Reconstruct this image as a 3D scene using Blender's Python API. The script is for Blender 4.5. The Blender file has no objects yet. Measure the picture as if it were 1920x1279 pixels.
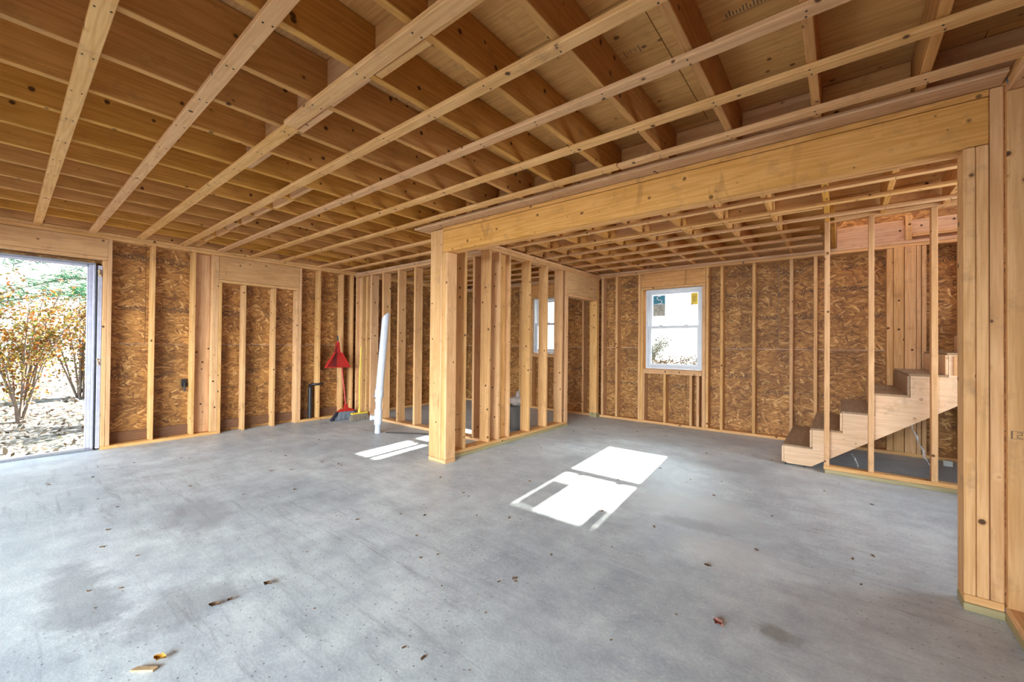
import bpy, bmesh, math, random
from mathutils import Vector, Matrix, noise
rnd = random.Random(7)
S = bpy.context.scene
COL = S.collection

# ------------------------------------------------------------------ camera
F, YAW, PITCH, ROLL = 766.5, .67658, .009334, .0089207
fw = Vector((-math.sin(YAW)*math.cos(PITCH), math.cos(YAW)*math.cos(PITCH), math.sin(PITCH)))
rt = Vector((math.cos(YAW), math.sin(YAW), 0)); up = rt.cross(fw)
r2 = rt*math.cos(ROLL)+up*math.sin(ROLL); u2 = -rt*math.sin(ROLL)+up*math.cos(ROLL)
cam = bpy.data.objects.new('camera', bpy.data.cameras.new('camera')); COL.objects.link(cam)
cam.matrix_world = Matrix(((r2.x, u2.x, -fw.x, 0), (r2.y, u2.y, -fw.y, 0), (r2.z, u2.z, -fw.z, 1.25), (0, 0, 0, 1)))
cam.data.sensor_width = 36; cam.data.lens = F/1920*36; cam.data.clip_start = .05; cam.data.clip_end = 300
S.camera = cam
# ------------------------------------------------------------------ world, sun, added fill lamps
W = bpy.data.worlds.new('world'); S.world = W; W.use_nodes = True
wn = W.node_tree; wn.nodes.clear()
bg = wn.nodes.new('ShaderNodeBackground'); wo = wn.nodes.new('ShaderNodeOutputWorld')
tc = wn.nodes.new('ShaderNodeTexCoord'); sp = wn.nodes.new('ShaderNodeSeparateXYZ')
cr = wn.nodes.new('ShaderNodeValToRGB')
wn.links.new(tc.outputs['Generated'], sp.inputs[0]); wn.links.new(sp.outputs['Z'], cr.inputs[0])
cr.color_ramp.elements[0].position = 0; cr.color_ramp.elements[0].color = (.96, .98, 1, 1)
cr.color_ramp.elements[1].position = .7; cr.color_ramp.elements[1].color = (.62, .80, 1, 1)
wn.links.new(cr.outputs[0], bg.inputs[0]); wn.links.new(bg.outputs[0], wo.inputs[0])
bg.inputs[1].default_value = 1.7
def light(name, kind, energy, loc, direction, **k):
    d = bpy.data.lights.new(name, kind); d.energy = energy
    for a, b in k.items(): setattr(d, a, b)
    o = bpy.data.objects.new(name, d); COL.objects.link(o); o.location = loc
    o.rotation_euler = Vector(direction).to_track_quat('-Z', 'Y').to_euler(); return o
light('sun', 'SUN', 30, (0, 12, 8), (.095, -1, -.5), angle=math.radians(.6), color=(1, .95, .86))
light('open_end_fill', 'AREA', 2150, (1.2, -8.0, 2.5), (-.16, 1, -.20), shape='RECTANGLE', size=9.0, size_y=2.8, color=(.76, .90, 1))  # unseen area lamp added behind the camera to brighten the room
light('side_sky_fill', 'AREA', 40, (-10.2, -3.9, 2.6), (.62, .75, -.2), shape='RECTANGLE', size=1.6, size_y=1.6, color=(.90, .95, 1))  # area lamp added out of view beside the doorway, boosts the skylight
light('far_window_fill', 'AREA', 520, (-1.9, 8.3, 3.6), (-.02, -1, -.85), shape='RECTANGLE', size=1.6, size_y=1.4, color=(.80, .91, 1))  # area lamp added above the window view to brighten the back room
light('stair_bay_fill', 'AREA', 75, (2.9, 4.3, 1.25), (-1, -.05, .06), shape='RECTANGLE', size=1.6, size_y=1.4, color=(.84, .93, 1))  # made-up lamp beyond the hidden opening, brightens the stair bay and back room
S.view_settings.view_transform = 'Standard'; S.view_settings.look = 'None'
S.view_settings.gamma = 1; S.view_settings.use_curve_mapping = False
S.view_settings.exposure = 0.90
S.cycles.use_denoising = True
S.cycles.max_bounces = 10; S.cycles.diffuse_bounces = 8; S.cycles.transparent_max_bounces = 16
S.cycles.sample_clamp_indirect = 6

# ------------------------------------------------------------------ node helpers
def mat(name):
    m = bpy.data.materials.new(name); m.use_nodes = True
    nt = m.node_tree; b = nt.nodes['Principled BSDF']; return m, nt, b
def N(nt, t, **k):
    n = nt.nodes.new(t)
    for a, b in k.items():
        if a.startswith('i_'):
            key = a[2:]; key = int(key) if key.isdigit() else key
            n.inputs[key].default_value = b
        else: setattr(n, a, b)
    return n
def L(nt, a, b): nt.links.new(a, b)
def math_(nt, op, a, b=None, c=None, clamp=False):
    n = N(nt, 'ShaderNodeMath', operation=op, use_clamp=clamp)
    for i, v in enumerate((a, b, c)):
        if v is None: continue
        if isinstance(v, (int, float)): n.inputs[i].default_value = v
        else: L(nt, v, n.inputs[i])
    return n.outputs[0]
def ramp(nt, src, stops, interp='LINEAR'):
    n = N(nt, 'ShaderNodeValToRGB'); e = n.color_ramp.elements; n.color_ramp.interpolation = interp
    while len(e) < len(stops): e.new(.5)
    for x, (p, c) in zip(e, stops):
        x.position = p; x.color = (*c, 1) if len(c) == 3 else c
    L(nt, src, n.inputs[0]); return n.outputs[0]
def mixc(nt, f, a, b, mode='MIX'):
    n = N(nt, 'ShaderNodeMix', data_type='RGBA', blend_type=mode)
    for key, v in ((0, f), (6, a), (7, b)):
        if isinstance(v, (int, float)): n.inputs[key].default_value = v
        elif isinstance(v, tuple): n.inputs[key].default_value = (*v, 1) if len(v) == 3 else v
        else: L(nt, v, n.inputs[key])
    return n.outputs[2]
def vmul(nt, v, s):
    n = N(nt, 'ShaderNodeVectorMath', operation='MULTIPLY'); L(nt, v, n.inputs[0]); n.inputs[1].default_value = s; return n.outputs[0]
def vadd(nt, a, b):
    n = N(nt, 'ShaderNodeVectorMath', operation='ADD'); L(nt, a, n.inputs[0]); L(nt, b, n.inputs[1]); return n.outputs[0]

def wood(axis, name, light_c, dark_c, knot=1.0, var=.10):
    """softwood lumber: stretched grain along one object axis, round knots, one tint per board"""
    m, nt, b = mat(name)
    oi = N(nt, 'ShaderNodeObjectInfo'); t = N(nt, 'ShaderNodeTexCoord')
    off = N(nt, 'ShaderNodeVectorMath', operation='SCALE'); 
    cmb = N(nt, 'ShaderNodeCombineXYZ'); L(nt, oi.outputs['Random'], cmb.inputs[0]); L(nt, oi.outputs['Random'], cmb.inputs[1]); L(nt, oi.outputs['Random'], cmb.inputs[2])
    L(nt, cmb.outputs[0], off.inputs[0]); off.inputs[3].default_value = 57
    p = vadd(nt, t.outputs['Object'], off.outputs[0])
    s = [1, 1, 1]; s[axis] = .055
    g = vmul(nt, p, tuple(s))
    # knots
    kv = N(nt, 'ShaderNodeTexVoronoi', i_Scale=8.5); L(nt, p, kv.inputs['Vector'])
    kd = kv.outputs['Distance']
    knotm = ramp(nt, kd, [(0, (1, 1, 1)), (.085, (1, 1, 1)), (.135, (0, 0, 0))])
    halo = ramp(nt, kd, [(0, (1, 1, 1)), (.24, (0, 0, 0))])
    # growth rings
    n1 = N(nt, 'ShaderNodeTexNoise', i_Scale=9, i_Detail=3, i_Distortion=.3); L(nt, g, n1.inputs['Vector'])
    a = math_(nt, 'MULTIPLY', n1.outputs[0], 55); a = math_(nt, 'ADD', a, math_(nt, 'MULTIPLY', halo, 5.0))
    ring = math_(nt, 'MULTIPLY_ADD', math_(nt, 'SINE', a), .5, .5)
    n2 = N(nt, 'ShaderNodeTexNoise', i_Scale=130, i_Detail=2); L(nt, g, n2.inputs['Vector'])
    n3 = N(nt, 'ShaderNodeTexNoise', i_Scale=2.3, i_Detail=3); L(nt, p, n3.inputs['Vector'])
    v = math_(nt, 'ADD', math_(nt, 'MULTIPLY', ring, .20), math_(nt, 'MULTIPLY', n2.outputs[0], .42))
    v = math_(nt, 'ADD', v, math_(nt, 'MULTIPLY', n3.outputs[0], .42))
    col = ramp(nt, v, [(.22, dark_c), (.72, light_c)])
    hs = N(nt, 'ShaderNodeHueSaturation')
    L(nt, math_(nt, 'MULTIPLY_ADD', oi.outputs['Random'], var*1.3, 1-var*.8), hs.inputs['Value'])
    r2_ = math_(nt, 'FRACT', math_(nt, 'MULTIPLY', oi.outputs['Random'], 31.7))
    L(nt, math_(nt, 'MULTIPLY_ADD', r2_, .007, .4945), hs.inputs['Hue']); L(nt, math_(nt, 'MULTIPLY_ADD', r2_, .12, .98), hs.inputs['Saturation'])
    L(nt, col, hs.inputs['Color'])
    c2 = mixc(nt, math_(nt, 'MULTIPLY', knotm, .94*knot), hs.outputs[0], (.060, .020, .006))
    # grime and mill marks
    n4 = N(nt, 'ShaderNodeTexNoise', i_Scale=7, i_Detail=5, i_Roughness=.7); L(nt, p, n4.inputs['Vector'])
    gr = ramp(nt, n4.outputs[0], [(.56, (0, 0, 0)), (.74, (1, 1, 1))])
    c3 = mixc(nt, math_(nt, 'MULTIPLY', gr, .42), c2, (.19, .11, .06))
    L(nt, c3, b.inputs['Base Color']); b.inputs['Roughness'].default_value = .68
    b.inputs['Specular IOR Level'].default_value = .25
    bp = N(nt, 'ShaderNodeBump', i_Strength=.25, i_Distance=.002); L(nt, v, bp.inputs['Height']); L(nt, bp.outputs[0], b.inputs['Normal'])
    return m
LIGHT, DARK = (.70, .415, .20), (.50, .26, .10)
WX, WY, WZ = (wood(i, 'spruce_grain_'+'xyz'[i], LIGHT, DARK) for i in range(3))
HX0 = wood(0, 'header_lumber', (.70, .375, .145), (.48, .23, .065), .8)
HX = HX0
def stains(m, axis):
    nt = m.node_tree; b = nt.nodes['Principled BSDF']; lk = b.inputs['Base Color'].links[0]; src = lk.from_socket
    t = N(nt, 'ShaderNodeTexCoord'); sc = [6, 6, 1.4]; 
    n = N(nt, 'ShaderNodeTexNoise', i_Scale=1.6, i_Detail=4, i_Roughness=.6, i_Distortion=.6); L(nt, vmul(nt, t.outputs['Object'], (4.5, 1, 1.1)), n.inputs['Vector'])
    f = ramp(nt, n.outputs[0], [(.62, (0, 0, 0)), (.69, (1, 1, 1))])
    c = mixc(nt, math_(nt, 'MULTIPLY', f, .38), src, (.22, .10, .03))
    v = N(nt, 'ShaderNodeTexVoronoi', i_Scale=13); L(nt, t.outputs['Object'], v.inputs['Vector'])
    c = mixc(nt, math_(nt, 'MULTIPLY', math_(nt, 'LESS_THAN', v.outputs['Distance'], .075), .6), c, (.08, .04, .02))
    L(nt, c, b.inputs['Base Color'])
stains(HX, 0)
JY = wood(1, 'joist_lumber', (.60, .31, .10), (.38, .175, .045))
TX, TY = wood(0, 'treated_x', (.40, .33, .17), (.25, .20, .10), .6), wood(1, 'treated_y', (.40, .33, .17), (.25, .20, .10), .6)
PINKX = wood(0, 'weathered_pink_board', (.66, .42, .25), (.44, .25, .13))
BROWN = wood(1, 'dark_sill_board', (.20, .10, .05), (.12, .055, .028), .3)
PLY = wood(0, 'plywood', (.70, .40, .155), (.48, .245, .075), .8)
STEPW = wood(0, 'stair_stringer', (.78, .55, .36), (.60, .37, .20), .4)
TREAD = wood(1, 'stair_tread', (.40, .27, .16), (.24, .15, .085), .5)

def osb_mat(name, plane):
    m, nt, b = mat(name)
    t = N(nt, 'ShaderNodeTexCoord'); oi = N(nt, 'ShaderNodeObjectInfo')
    sep = N(nt, 'ShaderNodeSeparateXYZ'); L(nt, t.outputs['Object'], sep.inputs[0])
    geo = N(nt, 'ShaderNodeNewGeometry'); ws = N(nt, 'ShaderNodeSeparateXYZ'); L(nt, geo.outputs['Position'], ws.inputs[0])
    u = sep.outputs['Y'] if plane == 'x' else sep.outputs['X']; v = sep.outputs['Z']
    rr = math_(nt, 'MULTIPLY', oi.outputs['Random'], 41)
    base = N(nt, 'ShaderNodeCombineXYZ'); L(nt, math_(nt, 'ADD', u, rr), base.inputs[0]); L(nt, v, base.inputs[1])
    wn_ = N(nt, 'ShaderNodeTexNoise', i_Scale=5, i_Detail=2); L(nt, base.outputs[0], wn_.inputs['Vector'])
    wv = vadd(nt, base.outputs[0], vmul(nt, wn_.outputs['Color'], (.10, .10, 0)))
    def flakes(off, sx, sy, ang):
        mp = N(nt, 'ShaderNodeMapping'); mp.inputs['Location'].default_value = (off, off*.7, 0); mp.inputs['Rotation'].default_value = (0, 0, ang); L(nt, wv, mp.inputs['Vector'])
        vo = N(nt, 'ShaderNodeTexVoronoi', i_Scale=1, i_Randomness=1); vo.voronoi_dimensions = '2D'; L(nt, vmul(nt, mp.outputs[0], (sx, sy, 1)), vo.inputs['Vector'])
        s2 = N(nt, 'ShaderNodeSeparateColor'); L(nt, vo.outputs['Color'], s2.inputs[0]); return s2.outputs, vo.outputs['Distance']
    A, dA = flakes(0, 10, 56, .05)
    B, dB = flakes(7.3, 13, 70, .45)
    C_, dC = flakes(3.1, 13, 68, -.5)
    D_, dD = flakes(5.7, 15, 50, 1.25)
    g = N(nt, 'ShaderNodeTexNoise', i_Scale=3, i_Detail=4); L(nt, t.outputs['Object'], g.inputs['Vector'])
    stops = [(0, (.14, .052, .012)), (.3, (.25, .105, .022)), (.65, (.36, .160, .034)), (.86, (.46, .225, .055)), (1, (.64, .38, .14))]
    ca, cb, cc, cd = (ramp(nt, x[0], stops) for x in (A, B, C_, D_))
    c = mixc(nt, math_(nt, 'GREATER_THAN', B[1], .62), ca, cb)
    c = mixc(nt, math_(nt, 'GREATER_THAN', C_[1], .66), c, cc)
    c = mixc(nt, math_(nt, 'GREATER_THAN', D_[1], .84), c, cd)
    c = mixc(nt, .22, c, (.33, .155, .042))
    gm = ramp(nt, g.outputs[0], [(.3, (.70, .64, .60)), (.62, (1.12, 1.08, 1.02))])
    c = mixc(nt, 1.0, c, gm, 'MULTIPLY')
    edge = ramp(nt, dA, [(.4, (1, 1, 1)), (.75, (.50, .42, .36))])
    c = mixc(nt, .42, c, edge, 'MULTIPLY')
    # rows of black ink stamps on the sheet
    z = ws.outputs['Z']
    bc = N(nt, 'ShaderNodeCombineXYZ'); L(nt, math_(nt, 'ADD', u, rr), bc.inputs[0]); L(nt, z, bc.inputs[1])
    n5 = N(nt, 'ShaderNodeTexNoise', i_Scale=75, i_Detail=1); L(nt, vmul(nt, bc.outputs[0], (1, .55, 1)), n5.inputs['Vector'])
    n6 = N(nt, 'ShaderNodeTexNoise', i_Scale=3.2, i_Detail=0); L(nt, bc.outputs[0], n6.inputs['Vector'])
    rows = None
    for zc, hw in ((2.28, .035), (2.0, .03), (1.66, .035), (.83, .03), (.62, .02)):
        r = math_(nt, 'LESS_THAN', math_(nt, 'ABSOLUTE', math_(nt, 'SUBTRACT', z, zc)), hw)
        rows = r if rows is None else math_(nt, 'MAXIMUM', rows, r)
    ink = math_(nt, 'MULTIPLY', rows, math_(nt, 'GREATER_THAN', n5.outputs[0], .53))
    ink = math_(nt, 'MULTIPLY', ink, math_(nt, 'GREATER_THAN', n6.outputs[0], .50))
    c = mixc(nt, math_(nt, 'MULTIPLY', ink, .72), c, (.035, .03, .028))
    hs = N(nt, 'ShaderNodeHueSaturation'); L(nt, c, hs.inputs['Color']); L(nt, math_(nt, 'MULTIPLY_ADD', oi.outputs['Random'], .2, .98), hs.inputs['Value'])
    hs.inputs['Saturation'].default_value = .97
    L(nt, hs.outputs[0], b.inputs['Base Color']); b.inputs['Roughness'].default_value = .6; b.inputs['Specular IOR Level'].default_value = .3
    bp = N(nt, 'ShaderNodeBump', i_Strength=.5, i_Distance=.002); L(nt, A[0], bp.inputs['Height']); L(nt, bp.outputs[0], b.inputs['Normal'])
    return m
OSBX, OSBY = osb_mat('osb_x', 'x'), osb_mat('osb_y', 'y')

def concrete():
    m, nt, b = mat('concrete_slab'); t = N(nt, 'ShaderNodeTexCoord'); p = t.outputs['Object']
    n1 = N(nt, 'ShaderNodeTexNoise', i_Scale=.75, i_Detail=6, i_Roughness=.55, i_Distortion=.4); L(nt, p, n1.inputs['Vector'])
    n2 = N(nt, 'ShaderNodeTexNoise', i_Scale=5, i_Detail=6, i_Roughness=.7); L(nt, p, n2.inputs['Vector'])
    n3 = N(nt, 'ShaderNodeTexNoise', i_Scale=70, i_Detail=3, i_Roughness=.7); L(nt, p, n3.inputs['Vector'])
    base = ramp(nt, n1.outputs[0], [(.32, (.40, .45, .485)), (.5, (.50, .55, .58)), (.68, (.61, .655, .67))])
    c = mixc(nt, .95, base, ramp(nt, n2.outputs[0], [(.3, (.68, .69, .72)), (.7, (1.16, 1.15, 1.1))]), 'MULTIPLY')
    c = mixc(nt, .6, c, ramp(nt, n3.outputs[0], [(.3, (.8, .8, .8)), (.7, (1.15, 1.15, 1.15))]), 'MULTIPLY')
    # trowel streaks (broad arcs of brushing across x)
    ms = N(nt, 'ShaderNodeMapping'); ms.inputs['Rotation'].default_value = (0, 0, .55); ms.inputs['Scale'].default_value = (.55, 5.5, 1); L(nt, p, ms.inputs['Vector'])
    n4 = N(nt, 'ShaderNodeTexNoise', i_Scale=3.2, i_Detail=7, i_Roughness=.72, i_Distortion=.5); L(nt, ms.outputs[0], n4.inputs['Vector'])
    n4m = N(nt, 'ShaderNodeTexNoise', i_Scale=.5, i_Detail=2); L(nt, p, n4m.inputs['Vector'])
    streak = math_(nt, 'MULTIPLY', ramp(nt, n4.outputs[0], [(.53, (0, 0, 0)), (.72, (1, 1, 1))]), ramp(nt, n4m.outputs[0], [(.42, (0, 0, 0)), (.6, (1, 1, 1))]))
    c = mixc(nt, math_(nt, 'MULTIPLY', streak, .62), c, (.17, .18, .195))
    pale = ramp(nt, n4.outputs[0], [(.28, (1, 1, 1)), (.42, (0, 0, 0))])
    c = mixc(nt, math_(nt, 'MULTIPLY', pale, .4), c, (.70, .72, .74))
    # pale popouts
    v = N(nt, 'ShaderNodeTexVoronoi', i_Scale=26, i_Randomness=1); v.voronoi_dimensions = '2D'
    dn = N(nt, 'ShaderNodeTexNoise', i_Scale=30); L(nt, p, dn.inputs['Vector']); L(nt, vadd(nt, p, vmul(nt, dn.outputs['Color'], (.035, .035, 0))), v.inputs['Vector'])
    sc_ = N(nt, 'ShaderNodeSeparateColor'); L(nt, v.outputs['Color'], sc_.inputs[0])
    pm = math_(nt, 'MULTIPLY', math_(nt, 'LESS_THAN', v.outputs['Distance'], .22), math_(nt, 'GREATER_THAN', sc_.outputs[0], .55))
    n7 = N(nt, 'ShaderNodeTexNoise', i_Scale=.8, i_Detail=3); L(nt, vadd(nt, p, N(nt, 'ShaderNodeCombineXYZ', i_0=9.0, i_1=4.0).outputs[0]), n7.inputs['Vector'])
    pm = math_(nt, 'MULTIPLY', pm, ramp(nt, n7.outputs[0], [(.45, (0, 0, 0)), (.6, (1, 1, 1))]))
    c = mixc(nt, math_(nt, 'MULTIPLY', pm, .42), c, (.66, .66, .61))
    # dark grit and smudges
    v2 = N(nt, 'ShaderNodeTexVoronoi', i_Scale=11, i_Randomness=1); v2.voronoi_dimensions = '2D'; L(nt, p, v2.inputs['Vector'])
    c = mixc(nt, math_(nt, 'MULTIPLY', math_(nt, 'LESS_THAN', v2.outputs['Distance'], .045), math_(nt, 'MULTIPLY', math_(nt, 'GREATER_THAN', n4m.outputs[0], .52), .6)), c, (.06, .055, .05))
    def blot(x, y, rx, ry, colr, amt):
        nonlocal c
        q = N(nt, 'ShaderNodeMapping'); q.inputs['Location'].default_value = (-x/rx, -y/ry, 0); q.inputs['Scale'].default_value = (1/rx, 1/ry, 0); L(nt, p, q.inputs['Vector'])
        ln = N(nt, 'ShaderNodeVectorMath', operation='LENGTH'); L(nt, q.outputs[0], ln.inputs[0])
        dd = math_(nt, 'ADD', ln.outputs['Value'], math_(nt, 'MULTIPLY', math_(nt, 'SUBTRACT', n2.outputs[0], .5), 1.6))
        c = mixc(nt, math_(nt, 'MULTIPLY', ramp(nt, dd, [(.5, (1, 1, 1)), (1.05, (0, 0, 0))]), amt), c, colr)
    blot(-2.9, .25, .55, .16, (.20, .21, .22), .5); blot(-3.6, .9, .5, .2, (.24, .25, .27), .4); blot(-2.45, .55, .22, .3, (.22, .22, .23), .45)
    blot(-.22, 2.13, .10, .07, (.16, .14, .11), .6)
    blot(-.9, 3.4, .55, .35, (.56, .58, .56), .5)
    blot(-.55, 2.75, .35, .25, (.58, .58, .55), .45)
    blot(-.8, 3.05, .30, .12, (.25, .25, .25), .5)
    # darker scuffs lie at the near left
    L(nt, c, b.inputs['Base Color'])
    L(nt, ramp(nt, n2.outputs[0], [(.3, (.36,)*3), (.7, (.6,)*3)]), b.inputs['Roughness']); b.inputs['Specular IOR Level'].default_value = .5
    bp = N(nt, 'ShaderNodeBump', i_Strength=.2, i_Distance=.004); L(nt, n3.outputs[0], bp.inputs['Height']); L(nt, bp.outputs[0], b.inputs['Normal'])
    return m
CONC = concrete()
def plain(name, col, rough=.5, metal=0, noise_=0.0, sc=8, spec=.5):
    m, nt, b = mat(name); b.inputs['Roughness'].default_value = rough; b.inputs['Metallic'].default_value = metal; b.inputs['Specular IOR Level'].default_value = spec
    t = N(nt, 'ShaderNodeTexCoord'); n = N(nt, 'ShaderNodeTexNoise', i_Scale=sc, i_Detail=4); L(nt, t.outputs['Object'], n.inputs['Vector'])
    f = lambda k: tuple(min(1, x*k) for x in col)
    L(nt, ramp(nt, n.outputs[0], [(.3, f(1-noise_)), (.7, f(1+noise_))]), b.inputs['Base Color']); return m
VINYL = plain('white_vinyl', (.62, .63, .66), .35, 0, .05)
WHITEF = plain('white_frame_dusty', (.42, .40, .47), .45, 0, .12, 20)
PVC = plain('white_pvc', (.50, .51, .55), .3, 0, .05, 12)
RED = plain('red_plastic', (.42, .022, .016), .4, 0, .15, 30)
YEL = plain('yellow_plastic', (.72, .48, .04), .4, 0, .1, 30)
BLACK = plain('black_plastic', (.014, .013, .014), .45, 0, .2, 30)
GREYB = plain('grey_bristle', (.17, .18, .20), .9, 0, .45, 160)
TANB = plain('tan_bristle', (.22, .17, .12), .9, 0, .4, 160)
DARKB = plain('dark_bristle', (.02, .018, .03), .9, 0, .4, 160)
BUCK = plain('grey_bucket', (.10, .095, .085), .55, 0, .12, 6)
RAG = plain('crumpled_rag', (.45, .40, .37), .9, 0, .2, 12)
ALU = plain('dull_aluminium', (.33, .33, .35), .45, .8, .15, 40)
NAIL = plain('nail_metal', (.05, .04, .035), .5, .6, .2, 40)
INK = plain('faded_ink', (.17, .105, .06), .9, 0, .2, 60)
LEAFD = plain('dry_leaf', (.14, .075, .035), .8, 0, .4, 40)
CHIP = plain('wood_chip', (.42, .28, .15), .8, 0, .3, 40)
ORNG = plain('orange_scrap', (.55, .26, .03), .6, 0, .3, 40)
PINK = plain('pinkish_leaf', (.33, .13, .10), .8, 0, .3, 40)
BLUE = plain('blue_scrap', (.03, .12, .20), .5, 0, .2, 40)
BARK = plain('bark', (.15, .11, .085), .9, 0, .3, 20)
CREAM = plain('white_block', (.62, .63, .56), .5, 0, .05, 20)
TEAL = plain('teal_label', (.05, .22, .30), .4, 0, .08, 20)
YLAB = plain('yellow_label', (.80, .52, .03), .4, 0, .08, 20)
BEIGE = plain('label_picture', (.36, .33, .27), .5, 0, .3, 25)
LABW = plain('label_white', (.78, .80, .80), .5, 0, .03, 20)
def strand_mat():
    m, nt, b = mat('clear_strip'); nt.nodes.remove(b); o = nt.nodes['Material Output']
    t = N(nt, 'ShaderNodeBsdfTransparent'); g = N(nt, 'ShaderNodeBsdfPrincipled', i_Roughness=.3); g.inputs['Base Color'].default_value = (.6, .55, .52, 1)
    tcn = N(nt, 'ShaderNodeTexCoord'); n = N(nt, 'ShaderNodeTexNoise', i_Scale=60); L(nt, tcn.outputs['Object'], n.inputs['Vector'])
    x = N(nt, 'ShaderNodeMixShader'); L(nt, ramp(nt, n.outputs[0], [(.4, (.25,)*3), (.7, (1,)*3)]), x.inputs[0]); L(nt, t.outputs[0], x.inputs[1]); L(nt, g.outputs[0], x.inputs[2]); L(nt, x.outputs[0], o.inputs[0]); return m
STRAND = strand_mat()
def glass_mat():
    m, nt, b = mat('window_glass'); nt.nodes.remove(b); o = nt.nodes['Material Output']
    t = N(nt, 'ShaderNodeBsdfTransparent'); t.inputs[0].default_value = (.93, .96, .95, 1)
    g = N(nt, 'ShaderNodeBsdfGlossy', i_Roughness=.02); fr = N(nt, 'ShaderNodeFresnel', i_IOR=1.45)
    x = N(nt, 'ShaderNodeMixShader'); L(nt, fr.outputs[0], x.inputs[0]); L(nt, t.outputs[0], x.inputs[1]); L(nt, g.outputs[0], x.inputs[2]); L(nt, x.outputs[0], o.inputs[0]); return m
GLASS = glass_mat()
def leafmat(name, stops, trans=.3):
    m, nt, b = mat(name); g = N(nt, 'ShaderNodeNewGeometry')
    c = ramp(nt, g.outputs['Random Per Island'], stops, 'LINEAR'); L(nt, c, b.inputs['Base Color']); b.inputs['Roughness'].default_value = .6
    b.inputs['Specular IOR Level'].default_value = .2
    o = nt.nodes['Material Output']; tr = N(nt, 'ShaderNodeBsdfTranslucent'); L(nt, c, tr.inputs[0])
    x = N(nt, 'ShaderNodeMixShader', i_0=trans); L(nt, b.outputs[0], x.inputs[1]); L(nt, tr.outputs[0], x.inputs[2]); L(nt, x.outputs[0], o.inputs[0]); return m
AUT = leafmat('autumn_leaves', [(0, (.16, .035, .008)), (.3, (.24, .085, .012)), (.55, (.20, .13, .015)), (.8, (.09, .11, .02)), (1, (.34, .20, .05))])
GRN = leafmat('pine_needles', [(0, (.02, .08, .035)), (.5, (.04, .15, .07)), (1, (.08, .22, .11))])
GRY = leafmat('grey_brush_leaves', [(0, (.04, .05, .04)), (.5, (.10, .105, .08)), (1, (.22, .20, .16))])
LIT = leafmat('leaf_litter', [(0, (.03, .018, .01)), (.25, (.09, .055, .03)), (.5, (.26, .22, .17)), (.7, (.07, .07, .045)), (1, (.42, .38, .33))], .1)
def ground_mat():
    m, nt, b = mat('hillside'); t = N(nt, 'ShaderNodeTexCoord')
    n = N(nt, 'ShaderNodeTexNoise', i_Scale=6, i_Detail=8, i_Roughness=.8); L(nt, t.outputs['Object'], n.inputs['Vector'])
    n2 = N(nt, 'ShaderNodeTexNoise', i_Scale=1.1, i_Detail=3); L(nt, t.outputs['Object'], n2.inputs['Vector'])
    c = ramp(nt, n.outputs[0], [(.38, (.02, .015, .01)), (.5, (.19, .17, .145)), (.62, (.46, .43, .39))])
    c = mixc(nt, ramp(nt, n2.outputs[0], [(.45, (0, 0, 0)), (.65, (.6, .6, .6))]), c, (.09, .11, .08))
    L(nt, c, b.inputs['Base Color']); b.inputs['Roughness'].default_value = .9
    bp = N(nt, 'ShaderNodeBump', i_Strength=.8, i_Distance=.05); L(nt, n.outputs[0], bp.inputs['Height']); L(nt, bp.outputs[0], b.inputs['Normal']); return m
GROUND = ground_mat()

# ------------------------------------------------------------------ object helpers
def link(name, me, m, parent=None, loc=(0, 0, 0)):
    o = bpy.data.objects.new(name, me); COL.objects.link(o); o.location = loc
    if m is not None and not me.materials: me.materials.append(m)
    if parent: o.parent = parent
    return o
def empty(name, label=None, cat=None, loc=(0, 0, 0), group=None, kind=None):
    o = bpy.data.objects.new(name, None); COL.objects.link(o); o.location = loc; o.empty_display_size = .1
    return tag(o, label, cat, group, kind)
def tag(o, label=None, cat=None, group=None, kind=None):
    if label: o['label'] = label
    if cat: o['category'] = cat
    if group: o['group'] = group
    if kind: o['kind'] = kind
    return o
_cor = [(a, b, c) for a in (-1, 1) for b in (-1, 1) for c in (-1, 1)]
def chamfer_mesh(name, hx, hy, hz, bv):
    h = (hx, hy, hz); idx = {}; vs = []
    for c in _cor:
        for ax in range(3):
            idx[(c, ax)] = len(vs)
            vs.append(tuple(c[i]*(h[i] if i == ax else h[i]-bv) for i in range(3)))
    fs = []
    def addf(f):
        cen = Vector([sum(vs[i][k] for i in f)/len(f) for k in range(3)])
        n = (Vector(vs[f[1]])-Vector(vs[f[0]])).cross(Vector(vs[f[2]])-Vector(vs[f[1]]))
        fs.append(f if n.dot(cen) > 0 else f[::-1])
    for ax in range(3):
        o = [i for i in range(3) if i != ax]
        for s in (-1, 1):
            q = []
            for a, b in ((-1, -1), (1, -1), (1, 1), (-1, 1)):
                c = [0]*3; c[ax] = s; c[o[0]] = a; c[o[1]] = b; q.append(idx[(tuple(c), ax)])
            addf(q)
        # edges parallel to ax
        for a in (-1, 1):
            for b in (-1, 1):
                c1 = [0]*3; c1[ax] = -1; c1[o[0]] = a; c1[o[1]] = b; c2 = list(c1); c2[ax] = 1
                c1, c2 = tuple(c1), tuple(c2)
                addf([idx[(c1, o[0])], idx[(c1, o[1])], idx[(c2, o[1])], idx[(c2, o[0])]])
    for c in _cor: addf([idx[(c, 0)], idx[(c, 1)], idx[(c, 2)]])
    me = bpy.data.meshes.new(name); me.from_pydata(vs, [], fs); return me
_cache = {}
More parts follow.
